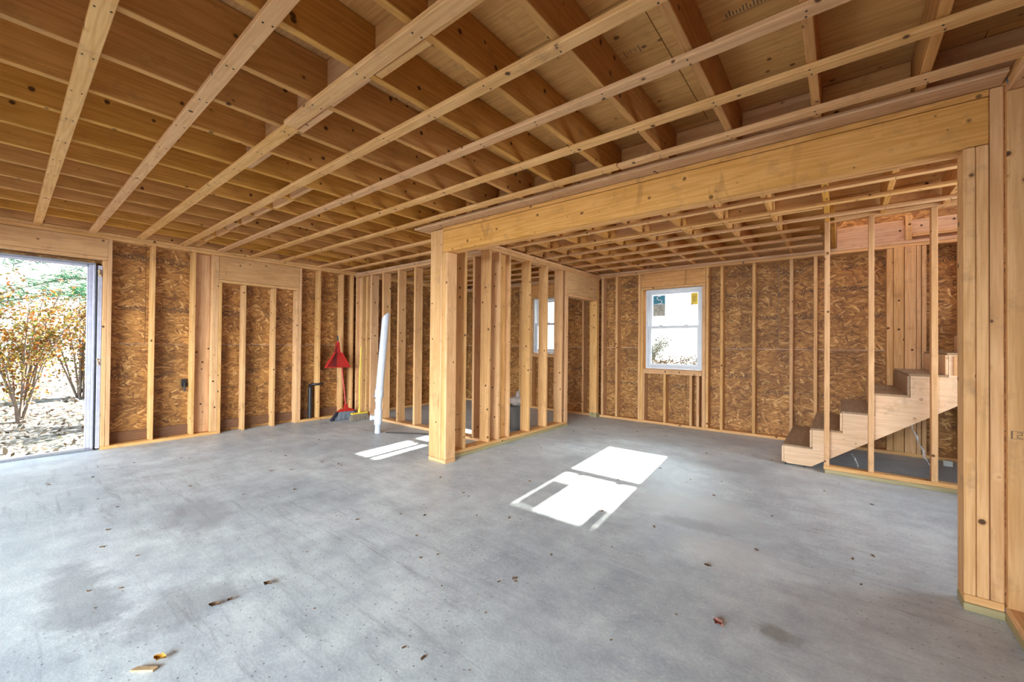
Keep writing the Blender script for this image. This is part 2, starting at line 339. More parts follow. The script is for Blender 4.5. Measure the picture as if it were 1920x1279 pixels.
def board(name, parent, x0, x1, y0, y1, z0, z1, m, bv=.003, wob=.0, label=None):
    hx, hy, hz = abs(x1-x0)/2, abs(y1-y0)/2, abs(z1-z0)/2
    bv = min(bv, hx*.4, hy*.4, hz*.4)
    key = (round(hx, 4), round(hy, 4), round(hz, 4), m.name)
    if key not in _cache:
        me = chamfer_mesh(name, hx, hy, hz, bv); me.materials.append(m); _cache[key] = me
    o = link(name, _cache[key], None, parent, ((x0+x1)/2, (y0+y1)/2, (z0+z1)/2))
    if wob: o.rotation_euler = (rnd.uniform(-wob, wob), rnd.uniform(-wob, wob), rnd.uniform(-wob, wob)*2)
    if label: o['label'] = label
    return o
class MB:
    """collects shapes into one mesh"""
    def __init__(s): s.v = []; s.f = []; s.smooth = []
    def add(s, vs, fs, smooth=False):
        n = len(s.v); s.v += [tuple(v) for v in vs]; s.f += [tuple(i+n for i in f) for f in fs]; s.smooth += [smooth]*len(fs)
    def box(s, x0, x1, y0, y1, z0, z1):
        me = chamfer_mesh('t', (x1-x0)/2, (y1-y0)/2, (z1-z0)/2, min(.002, (x1-x0)*.2, (y1-y0)*.2, (z1-z0)*.2)); c = Vector(((x0+x1)/2, (y0+y1)/2, (z0+z1)/2))
        s.add([v.co+c for v in me.vertices], [tuple(p.vertices) for p in me.polygons]); bpy.data.meshes.remove(me)
    def tube(s, pts, rs, n=12, cap=True, sx=1.0):
        pts = [Vector(p) for p in pts]; rs = rs if isinstance(rs, (list, tuple)) else [rs]*len(pts); vs = []; fs = []
        for i, p in enumerate(pts):
            d = (pts[min(i+1, len(pts)-1)]-pts[max(i-1, 0)]).normalized()
            a = d.cross(Vector((0, 0, 1)) if abs(d.z) < .9 else Vector((0, 1, 0))).normalized(); b = d.cross(a)
            for k in range(n):
                t = 2*math.pi*k/n; vs.append(p+(a*math.cos(t)*sx+b*math.sin(t))*rs[i])
        for i in range(len(pts)-1):
            for k in range(n): fs.append((i*n+k, i*n+(k+1) % n, (i+1)*n+(k+1) % n, (i+1)*n+k))
        s.add(vs, fs, True)
        if cap: s.add(vs[:n], [tuple(range(n))[::-1]]); s.add(vs[-n:], [tuple(range(n))])
    def prism(s, poly, axis, a0, a1):
        """poly: 2D points in the plane normal to axis, extruded a0..a1"""
        n = len(poly); mk = {0: lambda p, a: (a, p[0], p[1]), 1: lambda p, a: (p[0], a, p[1]), 2: lambda p, a: (p[0], p[1], a)}[axis]
        vs = [mk(p, a0) for p in poly]+[mk(p, a1) for p in poly]
        s.add(vs, [tuple(range(n)), tuple(range(2*n-1, n-1, -1))]+[(i, i+n, (i+1) % n+n, (i+1) % n) for i in range(n)])
    def build(s, name, m, parent=None, loc=(0, 0, 0), fix=True):
        me = bpy.data.meshes.new(name); l = Vector(loc); me.from_pydata([Vector(v)-l for v in s.v], [], s.f)
        me.polygons.foreach_set('use_smooth', s.smooth)
        if fix:
            b = bmesh.new(); b.from_mesh(me); bmesh.ops.recalc_face_normals(b, faces=b.faces); b.to_mesh(me); b.free()
        me.materials.append(m); return link(name, me, None, parent, loc)
T = .038          # board thickness
D = .14           # 2x6 depth
ZJ = 2.508        # joist undersides
def structure(name, label): return empty(name, label, None, kind='structure')
def sheathing(parent, plane, c0, c1, a0, a1, z0, z1, holes=(), m=None, row=1.22, length=2.44, stag=.0, name='sheathing_panel', g=.0015):
    """sheets laid lengthwise in rows with 3 mm joints, cut around the holes (a0,a1,z0,z1)"""
    r = 0; z = z0
    while z < z1-.01:
        zt = min(z1, z+row); a = a0-((stag*length) if r % 2 else 0)
        while a < a1-.01:
            b = min(a1, a+length); lo = max(a, a0)
            if b > lo+.01:
                cells = [(lo, b, z, zt)]
                for h in holes:
                    out = []
                    for (p, q, s, t) in cells:
                        if h[0] >= q or h[1] <= p or h[2] >= t or h[3] <= s: out.append((p, q, s, t)); continue
                        if h[0] > p: out.append((p, h[0], s, t))
                        if h[1] < q: out.append((h[1], q, s, t))
                        pp, qq = max(p, h[0]), min(q, h[1])
                        if h[2] > s: out.append((pp, qq, s, h[2]))
                        if h[3] < t: out.append((pp, qq, h[3], t))
                    cells = out
                for (p, q, s, t) in cells:
                    if q-p < .03 or t-s < .03: continue
                    if plane == 'x': board(name, parent, c0, c1, p+g, q-g, s+g, t-g, m, .001)
                    elif plane == 'y': board(name, parent, p+g, q-g, c0, c1, s+g, t-g, m, .001)
                    else: board(name, parent, s+g, t-g, p+g, q-g, c0, c1, m, .001)
            a = a+length
        z = zt; r += 1

# ------------------------------------------------------------------ floor
fl = MB(); fl.box(-6.79, 1.85, -2.6, 6.75, -.15, 0)
floor = fl.build('floor', CONC); tag(floor, 'bare grey concrete slab with trowel streaks and pale specks', kind='structure')

# ------------------------------------------------------------------ ceiling
ceil = structure('ceiling', 'open ceiling of wooden joists, furring strips and plywood subfloor')
xj = [.287-.4064*k for k in range(-3, 18)]
Y0 = -2.0
STAIR_X, STAIR_Y = -.125, 5.142
for x in xj:
    if x > 1.55: continue
    if x < -3.65:
        board('joist', ceil, x, x+T, Y0, 6.58, ZJ, 2.743, JY, .003, .0004); continue
    board('joist', ceil, x, x+T, Y0, 2.896, ZJ, 2.743, JY, .003, .0006)
    yb = 6.58 if x < STAIR_X-.03 else STAIR_Y-.005
    board('joist', ceil, x, x+T, 2.97, yb, ZJ, 2.743, JY, .003, .0006)
board('joist', ceil, STAIR_X+.044, STAIR_X+.044+T, STAIR_Y+.0, 6.58, ZJ, 2.743, JY)
# plywood subfloor: long side across the joists
board('subfloor_backing', ceil, -6.79, 1.8, Y0, STAIR_Y+.12, 2.7635, 2.775, BLUE); board('subfloor_backing', ceil, -6.79, STAIR_X+.09, STAIR_Y+.12, 6.75, 2.7635, 2.775, BLUE)  # unseen sheet added over the subfloor panel joints
a = Y0; r = 0
while a < 6.7:
    b = min(a+1.22, 6.74); x = -6.78-(1.22 if r % 2 else 0)
    while x < 1.8:
        p, q = max(x, -6.78), min(x+2.44, 1.8)
        if q > p:
            segs = [(p, q, a, b)]
            if b > STAIR_Y+.12 and q > STAIR_X+.09:
                segs = []
                if a < STAIR_Y+.12: segs.append((p, q, a, STAIR_Y+.12))
                if p < STAIR_X+.09: segs.append((p, STAIR_X+.09, max(a, STAIR_Y+.12), b))
            for (p_, q_, a_, b_) in segs: board('subfloor_panel', ceil, p_+.002, q_-.002, a_+.002, b_-.002, 2.745, 2.763, PLY, .001)
        x += 2.44
    a = b; r += 1
# furring strips, nail heads at every joist crossing
def strip(x0, x1, y0, y1, ang=0., m=None, nails=True):
    z0, z1 = 2.4815, 2.5065
    o = board('furring_strip', ceil, x0, x1, y0, y1, z0, z1, m or WX, .003)
    o.rotation_euler[2] = ang
    if nails:
        nb = MB(); cx, cy, cz = (x0+x1)/2, (y0+y1)/2, (z0+z1)/2
        for x in xj:
            if x0+.03 < x+T/2 < x1-.03:
                for s in (-1, 1):
                    px = x+T/2-cx+rnd.uniform(-.008, .008); py = s*(y1-y0)*.27+rnd.uniform(-.006, .006)
                    nb.tube([(px, py, -.0145), (px, py, -.0105)], .0042, 6)
        if nb.v: n = nb.build('nail_heads', NAIL, o); n['kind'] = 'stuff'
    return o
XR = .603; XL = -6.625
for k in range(-4, 7):
    y = .216+k*.4064
    if k in (2,):        # two boards butted with a jog
        strip(XL, -2.45, y-.038, y+.032); strip(-2.448, XR, y-.052, y+.022, .0015)
    elif k == 6:
        strip(XL, -1.2, y-.032, y+.032); strip(-1.198, XR, y-.034, y+.030, -.010)
    else: strip(XL, XR, y-.032, y+.032, rnd.uniform(-.0012, .0012))
strip(-3.60, .585, 2.775, 2.893, 0, PINKX, False)
for y in (3.22, 3.62, 4.035, 4.44, 4.855, 5.262, 5.68, 6.12):
    strip(XL, 1.70 if y < 5.1 else STAIR_X-.04, y-.032, y+.032)
# solid blocking between joists
def block(k, y, m=None, z0=ZJ+.002):
    x = .287-.4064*k
    if k < -1 or x < -6.7: return
    board('blocking', ceil, x+T+.001, x+.4064-.001, y, y+T, z0, 2.742, m or WX)
for k in range(4, 10): block(k, 1.065+(.012 if k % 2 else -.012))
for k in range(10, 18): block(k, 1.555+(.01 if k % 2 else -.01))
for k in range(-1, 9): block(k, 2.93, None, 2.562)
for k in range(2, 9): block(k, 4.62+(.012 if k % 2 else -.012))

# ------------------------------------------------------------------ left exterior wall (x = -6.627 stud faces)
XW = -6.627; XO = XW-D
wl = structure('wall_left', 'left stud wall with strand board sheathing and an open doorway')
def studY(parent, y0, z0=.038, z1=2.432, x0=XO, x1=XW, m=None, w=T): return board('stud', parent, x0, x1, y0, y0+w, z0, z1, m or WZ, .003, .0009)
for y in (-2.4, -2.0): studY(wl, y)
for y in (-1.6,): studY(wl, y)
OP0, OP1 = -.55, .662  # left edge is out of view, set inward to dim the near floor
for y in (OP0-.076, .752): studY(wl, y)
for y in (OP0-.038, .713): studY(wl, y, .038, 2.182)
board('header', wl, XO, XW, OP0-.036, .751, 2.222, 2.430, wood(1, 'header_y', (.66, .40, .18), (.47, .25, .09), .8))
board('header_plate', wl, XO, XW, OP0-.036, .750, 2.184, 2.220, WY)
for y in (1.140, 1.548, 1.766, 1.804): studY(wl, y)
board('stud', wl, XO+.02, XO+.02+T, 1.588, 1.764, .04, 2.43, WZ)
for y in (1.843,): studY(wl, y, .0, 2.068)
board('header', wl, XO, XW, 1.845, 2.906, 2.112, 2.430, wood(1, 'header_y2', (.64, .37, .16), (.45, .23, .08), .8))
board('header_plate', wl, XO, XW, 1.845, 2.906, 2.071, 2.109, WY)
for y in (2.137, 2.534): studY(wl, y, .0, 2.068)
studY(wl, 2.869, 0, 2.068); studY(wl, 2.909)
for y in (3.214, 3.61, 3.79): studY(wl, y)
for y in (4.05, 4.45, 4.86, 5.27, 5.68, 6.09, 6.42): studY(wl, y)
board('bottom_plate', wl, XO, XW+.004, -2.55, OP0, 0, .037, WY); board('bottom_plate', wl, XO, XW+.004, .714, 1.86, 0, .037, WY)
board('bottom_plate', wl, XO, XW, 2.911, 6.58, 0, .037, WY)
for s, (z0, z1) in enumerate(((2.434, 2.470), (2.472, 2.508))): board('top_plate', wl, XO, XW, -2.5, 6.585, z0, z1, WY)
for y0, y1 in ((.792, 1.138), (1.18, 1.546), (1.885, 2.135), (2.177, 2.532), (2.574, 2.867), (2.95, 3.212), (3.254, 3.608)):
    board('sill_board', wl, XO+.004, XO+.024, y0, y1, .04, .165, BROWN)
sheathing(wl, 'x', XO-.013, XO-.001, -2.55, 6.74, 0, 2.74, [(OP0, OP1, -.1, 2.15)], OSBX, stag=.5)
sheathing(wl, 'x', XO-.017, XO-.014, -2.55, 6.75, -.05, 2.78, [(OP0, OP1, -.1, 2.15)], LABW, 9, 99, name='light_seal', g=0)  # outer sheet added to stop light leaking through the panel joints
board('rim_joist', wl, XO, XO+T, -2.5, 6.58, 2.51, 2.743, JY)

# ------------------------------------------------------------------ patio opening frame
d1 = empty('door_1', 'white door frame of the open patio doorway in the left wall', kind='structure')
for y0, y1, x0, x1 in ((.640, .660, XO-.03, XO+.10), (.612, .640, XO-.02, XO+.03), (.598, .612, XO-.025, XO+.015)):
    board('jamb', d1, x0, x1, y0, y1, .02, 2.13, WHITEF)
board('jamb', d1, XO-.03, XO+.10, OP0+.002, OP0+.03, .02, 2.13, WHITEF)
board('head_frame', d1, XO-.03, XO+.10, OP0+.002, .66, 2.131, 2.149, ALU); board('head_frame', d1, XO-.02, XO+.03, OP0+.032, .597, 2.105, 2.130, WHITEF)
board('threshold', d1, XO-.05, XO+.11, OP0+.002, .66, .0005, .018, ALU)
board('weather_strip', d1, XW-.045, XW-.02, .662, .674, .04, 2.12, BLACK); board('shim_board', d1, XW-.06, XW-.012, .675, .711, .02, 2.12, WHITEF)
for y, z, r in ((.69, 2.03, .028), (.69, 1.02, .018)):   # squeezed-out foam
    f = MB()
    for k in range(5):
        c = Vector((XW-.01+rnd.uniform(-.006, .006), y+rnd.uniform(-.012, .012), z+rnd.uniform(-.02, .02)*2))
        f.tube([c-Vector((0, 0, r*.6)), c, c+Vector((0, 0, r*.6))], [r*.3, r*.6, r*.25], 8)
    o = f.build('spray_foam', CHIP, d1)

# ------------------------------------------------------------------ far exterior wall (y = 6.585)
YF = 6.585; YO = YF+D
wf = structure('wall_far', 'far stud wall with strand board sheathing and two windows')
def studX(parent, x0, z0=.038, z1=2.432, y0=YF, y1=YO, m=None, w=T): return board('stud', parent, x0, x0+w, y0, y1, z0, z1, m or WZ, .003, .0009)
W1 = (-2.497, -1.624, .882, 2.168); W2 = (-4.77, -4.20, 1.09, 2.168)
for x in (-3.275, -3.012, -1.375, -.965, -.530, -.27): studX(wf, x)
for x in (W1[0]-.115, W1[1]+.052): studX(wf, x)
for x in (W1[0]-.074, W1[1]+.002): studX(wf, x, .038, 2.168, w=.04 if x < -2 else .045)
studX(wf, W1[0]-.033, .038, .800, w=.03); studX(wf, W1[1]-.075, .038, .800)
for x in (-2.195, -1.80): studX(wf, x, .038, .800)
board('sill_plate', wf, W1[0]-.031, W1[1]-.001, YF-.003, YO, .802, .878, WX)
board('header', wf, W1[0]-.073, W1[1]+.05, YF, YO, 2.206, 2.430, HX); board('header_plate', wf, W1[0]-.073, W1[1]+.05, YF, YO, 2.170, 2.204, WX)
for x in (W2[0]-.08, W2[1]+.042, -6.3, -5.9, -5.5, -5.1, -3.66): studX(wf, x)
for x in (W2[0]-.04, W2[1]+.002): studX(wf, x, .038, 2.168)
for x in (-4.5,): studX(wf, x, .038, 1.015)
board('sill_plate', wf, W2[0], W2[1], YF, YO, 1.017, 1.085, WX)
board('header', wf, W2[0]-.04, W2[1]+.04, YF, YO, 2.206, 2.430, HX); board('header_plate', wf, W2[0]-.04, W2[1]+.04, YF, YO, 2.170, 2.204, WX)
# post pack beside the stair
for x0, w, dy in ((.430, .058, .0), (.490, .09, -.012), (.584, .096, -.02), (.684, .038, -.01), (.728, .04, 0), (1.02, T, 0), (1.4, T, 0)):
    board('stud', wf, x0, x0+w, YF+dy, YO, .038, 2.432, WZ, .004)
board('bottom_plate', wf, XW+.002, 1.70, YF-.002, YO, 0, .037, WX)
for z0, z1 in ((2.434, 2.470), (2.472, 2.508)): board('top_plate', wf, XW+.002, 1.70, YF, YO, z0, z1, PINKX if z0 > 2.46 else WX)
board('rim_joist', wf, XL, -.05, YF+.10, YF+.138, 2.51, 2.743, WX)
board('rim_joist', wf, STAIR_X+.085, .60, YF+.02, YF+.058, 2.51, 2.70, PINKX); board('rim_joist', wf, STAIR_X+.085, .585, YF+.03, YO, 2.702, 2.76, PINKX)
board('rim_joist', wf, .602, 1.70, YF+.05, YF+.088, 2.51, 2.75, PINKX); board('stud', wf, .590, .648, YF+.0, YO, 2.51, 2.80, WZ)
board('top_plate', wf, .65, 1.7, YF, YF+.1, 2.545, 2.583, WX)
sheathing(wf, 'y', YO+.001, YO+.013, XO, 1.74, 0, 2.74, [W1, W2], OSBY, stag=.5)
sheathing(wf, 'y', YO+.014, YO+.017, XO-.02, 1.77, -.05, 2.78, [W1, W2], LABW, 9, 99, name='light_seal', g=0)  # unseen backing added so no light slips between the far panels
sheathing(wf, 'y', YO+.001, YO+.013, -.2, 1.74, 2.745, 4.4, [], OSBY)

board('shaft_light_screen', wf, -.13, 1.74, 5.10, 5.13, 2.78, 4.4, OSBY); board('shaft_light_screen', wf, -.16, -.13, 5.10, 6.72, 2.78, 4.4, OSBX)  # unseen screens added to cut light falling down the stairwell
# ------------------------------------------------------------------ windows
def window(idx, x0, x1, z0, z1, lab, stickers):
    w = empty('window_%d' % idx, lab, kind='structure')
    ya, yb = YF+.028, YO+.02; g = .006; x0 += g; x1 -= g; z0 += g; z1 -= g; f = .034
    m = MB(); m.box(x0, x0+f, ya, yb, z0, z1); m.box(x1-f, x1, ya, yb, z0, z1); m.box(x0+f, x1-f, ya, yb, z0, z0+f); m.box(x0+f, x1-f, ya, yb, z1-f, z1)
    m.build('window_frame', VINYL, w)
    zm = (z0+z1)/2+.03; s = .042
    for nm, (a, b, y) in (('upper_sash', (zm-.02, z1-f, ya+.075)), ('lower_sash', (z0+f, zm+.022, ya+.03))):
        q = MB(); xa, xb = x0+f+.001, x1-f-.001; a += .001; b -= .001
        q.box(xa, xa+s, y, y+.035, a, b); q.box(xb-s, xb, y, y+.035, a, b); q.box(xa+s, xb-s, y, y+.035, a, a+s); q.box(xa+s, xb-s, y, y+.035, b-s*.9, b)
        o = q.build(nm, VINYL, w)
        p = MB(); p.box(xa+s, xb-s, y+.014, y+.018, a+s, b-s*.9); p.build('pane', GLASS, o)
        if nm == 'lower_sash':
            l = MB()
            for cx in (xa+.2, xb-.2): l.box(cx-.03, cx+.03, y-.004, y+.028, b, b+.014)
            l.build('sash_lock', VINYL, o)
            l = MB(); l.box((xa+xb)/2-.09, (xa+xb)/2-.03, y-.012, y, a+.012, a+.024); l.build('lift_handle', VINYL, o)
    if stickers:
        y = ya+.075+.0125
        def lab_(nm, a, b, c, d, m_, dy=0):
            q = MB(); q.box(a, b, y-.001-dy, y-dy, c, d); return q.build(nm, m_, w)
        xa = x0+f+s; zt = z1-f-s
        lab_('picture_label', xa+.012, xa+.205, zt-.345, zt-.15, BEIGE)
        lab_('teal_label', xa+.012, xa+.205, zt-.16, zt-.012, TEAL, .0006)
        # white S-shaped swirl
        c = []; cx, cz = xa+.115, zt-.085
        for k in range(25):
            t = k/24
            if t < .5: an = math.radians(60+t*2*210); c.append((cx+.034*math.cos(an)*1.15, y-.004, cz+.030+.030*math.sin(an)))
            else: an = math.radians(90-(t-.5)*2*210); c.append((cx+.034*math.cos(an)*1.15, y-.004, cz-.030+.030*math.sin(an)))
        q = MB(); q.tube(c, .0055, 6); q.build('label_swirl', LABW, w)
        lab_('print_lines', xa+.03, xa+.19, zt-.155, zt-.147, LABW, .002)
        xb = x1-f-s
        lab_('yellow_label', xb-.105, xb-.006, zt-.185, zt-.004, YLAB)
        q = MB()
        for k in range(5): q.box(xb-.09, xb-.02-.012*(k % 3), y-.0022, y-.0012, zt-.06-.02*k, zt-.055-.02*k)
        q.box(xb-.105, xb-.09, y-.0022, y-.0012, zt-.185, zt-.165)
        q.build('label_print', BLACK, w)
    return w
window(1, *W1, 'white double-hung window with teal and yellow stickers', True)
window(2, *W2, 'white double-hung window seen through the open partition studs', False)

# ------------------------------------------------------------------ middle partition along y
XP1 = -3.299; XP0 = XP1-D; ZP = 2.396
wp = structure('wall_partition', 'open stud partition with a doorway at its far end')
for y in (3.250, 3.661, 3.84, 4.478, 4.896, 5.310, 5.422, 5.460):
    board('stud', wp, XP0, XP1, y, y+T, .076, ZP if y < 5.44 else 2.018, WZ, .003, .0010)
board('stud', wp, XP1-.055-T, XP1-.055, 3.879, 4.038, .076, ZP, WZ); board('stud', wp, XP0, XP1, 4.040, 4.078, .076, ZP, WZ)
board('stud', wp, XP0, XP1, 6.462, 6.50, .076, ZP, WZ); board('stud', wp, XP0, XP1, 6.51, 6.548, .076, ZP, WZ)
board('bottom_plate', wp, XP0, XP1, 3.042, 5.500, .038, .075, WY, .004); board('sill_plate', wp, XP0, XP1+.003, 3.042, 5.505, 0, .037, TY, .004)
board('bottom_plate', wp, XP0, XP1, 6.46, 6.58, .0, .075, TY)
board('header', wp, XP0, XP1, 5.461, 6.461, 2.058, ZP, wood(1, 'door_header', (.68, .42, .19), (.45, .25, .09), 1)); board('header_plate', wp, XP0, XP1, 5.461, 6.461, 2.02, 2.056, WY)
board('top_plate', wp, XP0, XP1, 3.045, 6.58, ZP+.002, ZP+.040, WY); board('top_plate', wp, XP0, XP1, 3.045, 6.58, ZP+.042, ZP+.080, WY)

# ------------------------------------------------------------------ back partition along x
YB = 3.852
wb = structure('wall_back_partition', 'open stud partition behind the white pipe')
for x in (-6.60, -6.43, -6.28, -6.155, -5.81, -5.40, -4.99, -4.58, -4.17, -3.762, -3.50):
    board('stud', wb, x, x+T, YB, YB+D, .04, 2.40, WZ, .003, .0010)
board('stud', wb, -6.56, -6.43, YB+.05, YB+.088, .04, 2.40, WZ)
board('bottom_plate', wb, XW, XP0-.002, YB, YB+D, 0, .037, WX); 
board('top_plate', wb, XW+.001, XP0-.002, YB, YB+D, 2.402, 2.440, WX); board('top_plate', wb, XW+.001, XP0-.002, YB, YB+D, 2.442, 2.479, PINKX)

# ------------------------------------------------------------------ header wall: column, beam, right post
YH = 2.900
wh = structure('wall_header', 'wide framed opening with a deep wooden header beam on two posts')
XM = -3.204
board('stud', wh, -3.474, -3.321, YH, YH+T, .04, 2.470, WZ, .004)       # broad face of the column
board('stud', wh, -3.474, -3.321, YH+.04, YH+.04+T, .04, 2.470, WZ, .004)
board('stud', wh, -3.319, -3.281, YH, YH+D, .04, 2.470, WZ, .004)
for x in (-3.279, -3.242): board('stud', wh, x, x+.036, YH+.002, YH+D, .04, 2.219, WZ, .004)
board('bottom_plate', wh, -3.476, XM, YH-.002, YH+D, 0, .038, WX)
yy = YH
for k in range(3):
    board('header_ply', wh, -3.279, .547, yy, yy+.0455, 2.222, 2.444, HX, .004); yy += .0472
board('header_plate', wh, -3.279, .547, YH-.002, YH+D, 2.447, 2.4795, HX)
board('header_bottom_plate', wh, -3.20, .425, YH+.02, YH+D-.02, 2.2195-.0, 2.2215, WX) if False else None
for x, z1 in ((.464, 2.219), (.506, 2.219), (.549, 2.4795)): board('stud', wh, x, x+(.0435 if x > .53 else .040), YH, YH+D, .076, z1, WZ, .004)
board('bottom_plate', wh, .464, .592, YH, YH+D, .039, .075, WX); board('sill_plate', wh, .462, .594, YH-.004, YH+D, 0, .038, TX)
board('top_plate', wh, -3.60, .60, YH, YH+D, 2.483, 2.520, WX); board('top_plate', wh, -3.60, .60, YH, YH+D, 2.522, 2.560, WX)
board('stud', wh, -3.600, -3.476, YH+.10, YH+.138, .0, .001+.03, WX) if False else None
# unseen wing behind the right post, closed to stop light leaking in
for x in (1.0, 1.4): board('stud', wh, x, x+T, YH, YH+D, .076, 2.48, WZ)
sheathing(wh, 'y', YH+D+.001, YH+D+.013, .61, 1.74, 0, 2.74, [], OSBY, 3, 3)
# grey dashes pencilled / stamped on the studs
# ------------------------------------------------------------------ right wall
XG = .594
wk = structure('wall_back', 'unseen wall behind the camera with an added opening that lets daylight in low')  # added wall; its low header keeps direct light off the upper framing
for x0, x1 in ((XL, -6.2), (.2, XG)):
    board('stud', wk, x0, x1, -2.14, -2.0, 0, 2.10, WZ)
board('header', wk, XL, XG, -2.14, -2.0, 2.10, 2.44, HX); board('top_plate', wk, XL, XG, -2.14, -2.0, 2.442, 2.507, WX); board('rim_joist', wk, XL, XG+D, -2.04, -2.002, 2.51, 2.743, JY)
wr = structure('wall_right', 'right stud wall running beside the camera')
for y in (2.860, 2.452, 2.046, 1.64, 1.23, .83, .42, .01, -.4, -.8, -1.2, -1.6): board('stud', wr, XG, XG+D, y, y+T, .076, 2.432, WZ, .004)
board('bottom_plate', wr, XG, XG+D, -2.0, 2.898, .038, .075, WY, .005); board('sill_plate', wr, XG-.002, XG+D, -2.0, 2.90, 0, .037, TY, .005)
board('top_plate', wr, XG, XG+D, -2.0, 2.898, 2.434, 2.470, WY); board('top_plate', wr, XG, XG+D, -2.0, 2.898, 2.472, 2.507, WY)
sheathing(wr, 'x', XG+D+.001, XG+D+.013, -2.0, 2.9, 0, 2.74, [], OSBX)
wq = structure('wall_right_back', 'outer wall of the stair bay'); sheathing(wq, 'x', 1.741, 1.753, 3.05, 6.74, 0, 2.74, [(3.5, 5.0, .75, 2.15)], OSBX); sheathing(wq, 'x', 1.754, 1.757, 2.9, 6.76, -.05, 2.78, [(3.5, 5.0, .75, 2.15)], LABW, 9, 99, name='light_seal', g=0)  # hidden opening added for the fill lamp; outer sheet blocks light leaks

# ------------------------------------------------------------------ stair wall and stair
ws_ = structure('wall_stair', 'short open stud wall in front of the staircase')
YS = 5.142; DS = .089
for x in (-.125, .208, .628): board('stud', ws_, x, x+.042, YS, YS+DS, .076, 2.505, WZ, .003, .0008)
board('stud', ws_, 1.03, 1.068, YS, YS+DS, .076, 2.505, WZ)
board('bottom_plate', ws_, -.13, 1.7, YS, YS+DS, .038, .075, WX, .004); board('sill_plate', ws_, -.12, 1.7, YS-.002, YS+DS, 0, .037, TX)
board('top_plate', ws_, -.13, 1.7, YS, YS+DS, 2.507, 2.544, WX); board('top_plate', ws_, -.17, 1.7, YS, YS+DS, 2.546, 2.584, WX)
board('rim_joist', ws_, -.08, 1.7, YS+.02, YS+.058, 2.586, 2.743, WX)

st = empty('staircase', 'unfinished wooden staircase with plywood treads rising to the right behind the studs', 'staircase', (-.468, 5.25, 0))
sx, sy = -.468, 5.25
RUN, RISE = .2435, .199
def P(x): return x-sx
NST = 8
poly = [(-.0, 0.012), (0, RISE)]
pts = [(0, .03), (0, RISE)]
for k in range(1, NST): pts += [(k*RUN, k*RISE), (k*RUN, (k+1)*RISE)]
pts += [(NST*RUN, NST*RISE), (NST*RUN, NST*RISE-.37), (.235, .018), (.03, .018)]
for y0 in (0.0, .60, 1.19):
    q = MB(); q.prism([(p[0], p[1]) for p in pts], 1, y0, y0+.038)
    o = q.build('stringer', STEPW, st)
for k in range(NST):
    zt = (k+1)*RISE
    board('tread', st, k*RUN-.012, (k+1)*RUN-.004 if k < NST-1 else (k+1)*RUN, -.006, 1.27, zt+.0005, zt+.019, TREAD, .002)
    if k: board('riser', st, k*RUN-.021, k*RUN-.002, .0, 1.27, k*RISE+.021, zt-.001, STEPW if k != 4 else TREAD, .002)
    else: board('riser', st, -.021, -.002, .0, 1.27, .03, zt-.001, STEPW, .002)
for x in (.006, .17): board('foot_shim', st, x, x+.012, .002, .03, 0, .018, BLACK)
board('cleat', st, 5*RUN+.03, 5*RUN+.07, -.01, .03, 5*RISE+.02, 6*RISE-.01, WZ)
# loose clear strips hanging under the stair
def strand(lab, pts):
    q = MB(); P_ = []
    for a, b in zip(pts, pts[1:]):
        a, b = Vector(a), Vector(b)
        for t in range(5): P_.append(a.lerp(b, t/5)+Vector((rnd.uniform(-.008, .008),)*3))
    q.tube(P_, [rnd.uniform(.002, .008) for _ in P_], 5, sx=1.6); o = q.build('plastic_strip', STRAND, None, pts[0]); tag(o, lab, 'plastic strip'); return o
strand('crumpled clear plastic strip hanging below the stair stringer', [(.53, 5.62, .60), (.57, 5.62, .42), (.64, 5.62, .20), (.72, 5.60, .01)])
strand('short clear plastic scrap under the lowest part of the stair', [(.10, 5.5, .16), (.14, 5.5, .06), (.16, 5.52, .01)])
q = MB(); q.box(.86, .93, 6.30, 6.34, .0, .055); q.box(.868, .922, 6.292, 6.30, .008, .047); tag(q.build('outlet_box', CREAM, None, (.895, 6.32, 0)), 'small white electrical box on the floor under the stairs', 'electrical box')

# ------------------------------------------------------------------ white drain pipe
pv = empty('drain_pipe', 'white plastic drain pipe standing up from the slab with a cleanout', 'pipe', (-5.02, 3.30, 0))
q = MB(); n = 20
base, top = Vector((0, 0, .56)), Vector((.135, 0, 1.62)); vs = []
for i in range(2):
    for k in range(n):
        t = 2*math.pi*k/n; c = (base, top)[i]; z = 0 if i == 0 else .055*math.cos(t-.3)
        vs.append(c+Vector((.052*math.cos(t), .052*math.sin(t), z)))
q.add(vs, [(k, (k+1) % n, n+(k+1) % n, n+k) for k in range(n)], True); q.add(vs[n:], [tuple(range(n))]); q.build('upper_pipe', PVC, pv)
q = MB(); q.tube([(-.028, 0, 0), (-.02, 0, .15), (-.0195, 0, .155), (-.0115, 0, .33), (0, 0, .56)], [.040, .040, .044, .044, .044], 18); q.build('lower_pipe', PVC, pv)
q = MB(); q.tube([(-.021, 0, .115), (-.021, 0, .125), (-.019, 0, .13), (-.014, 0, .32), (-.014, 0, .335)], [.048, .053, .053, .053, .050], 18)
q.tube([(-.02, 0, .215), (-.07, -.05, .215)], .034, 14); q.build('cleanout_fitting', PVC, pv)
q = MB(); q.tube([(-.072, -.052, .215), (-.095, -.075, .215)], [.040, .040], 8); q.build('cleanout_plug', PVC, pv)
q = MB(); q.tube([(-.004, 0, .50), (-.003, 0, .505), (.006, 0, .60), (.006, 0, .61)], [.054, .058, .059, .056], 18); q.tube([(-.01, 0, .44), (-.01, 0, .48)], .050, 18); q.build('coupling', PVC, pv)
q = MB(); q.tube([(-.05, -.03, .52), (-.088, -.05, .52)], .008, 8); q.build('hose_clamp', ALU, pv)
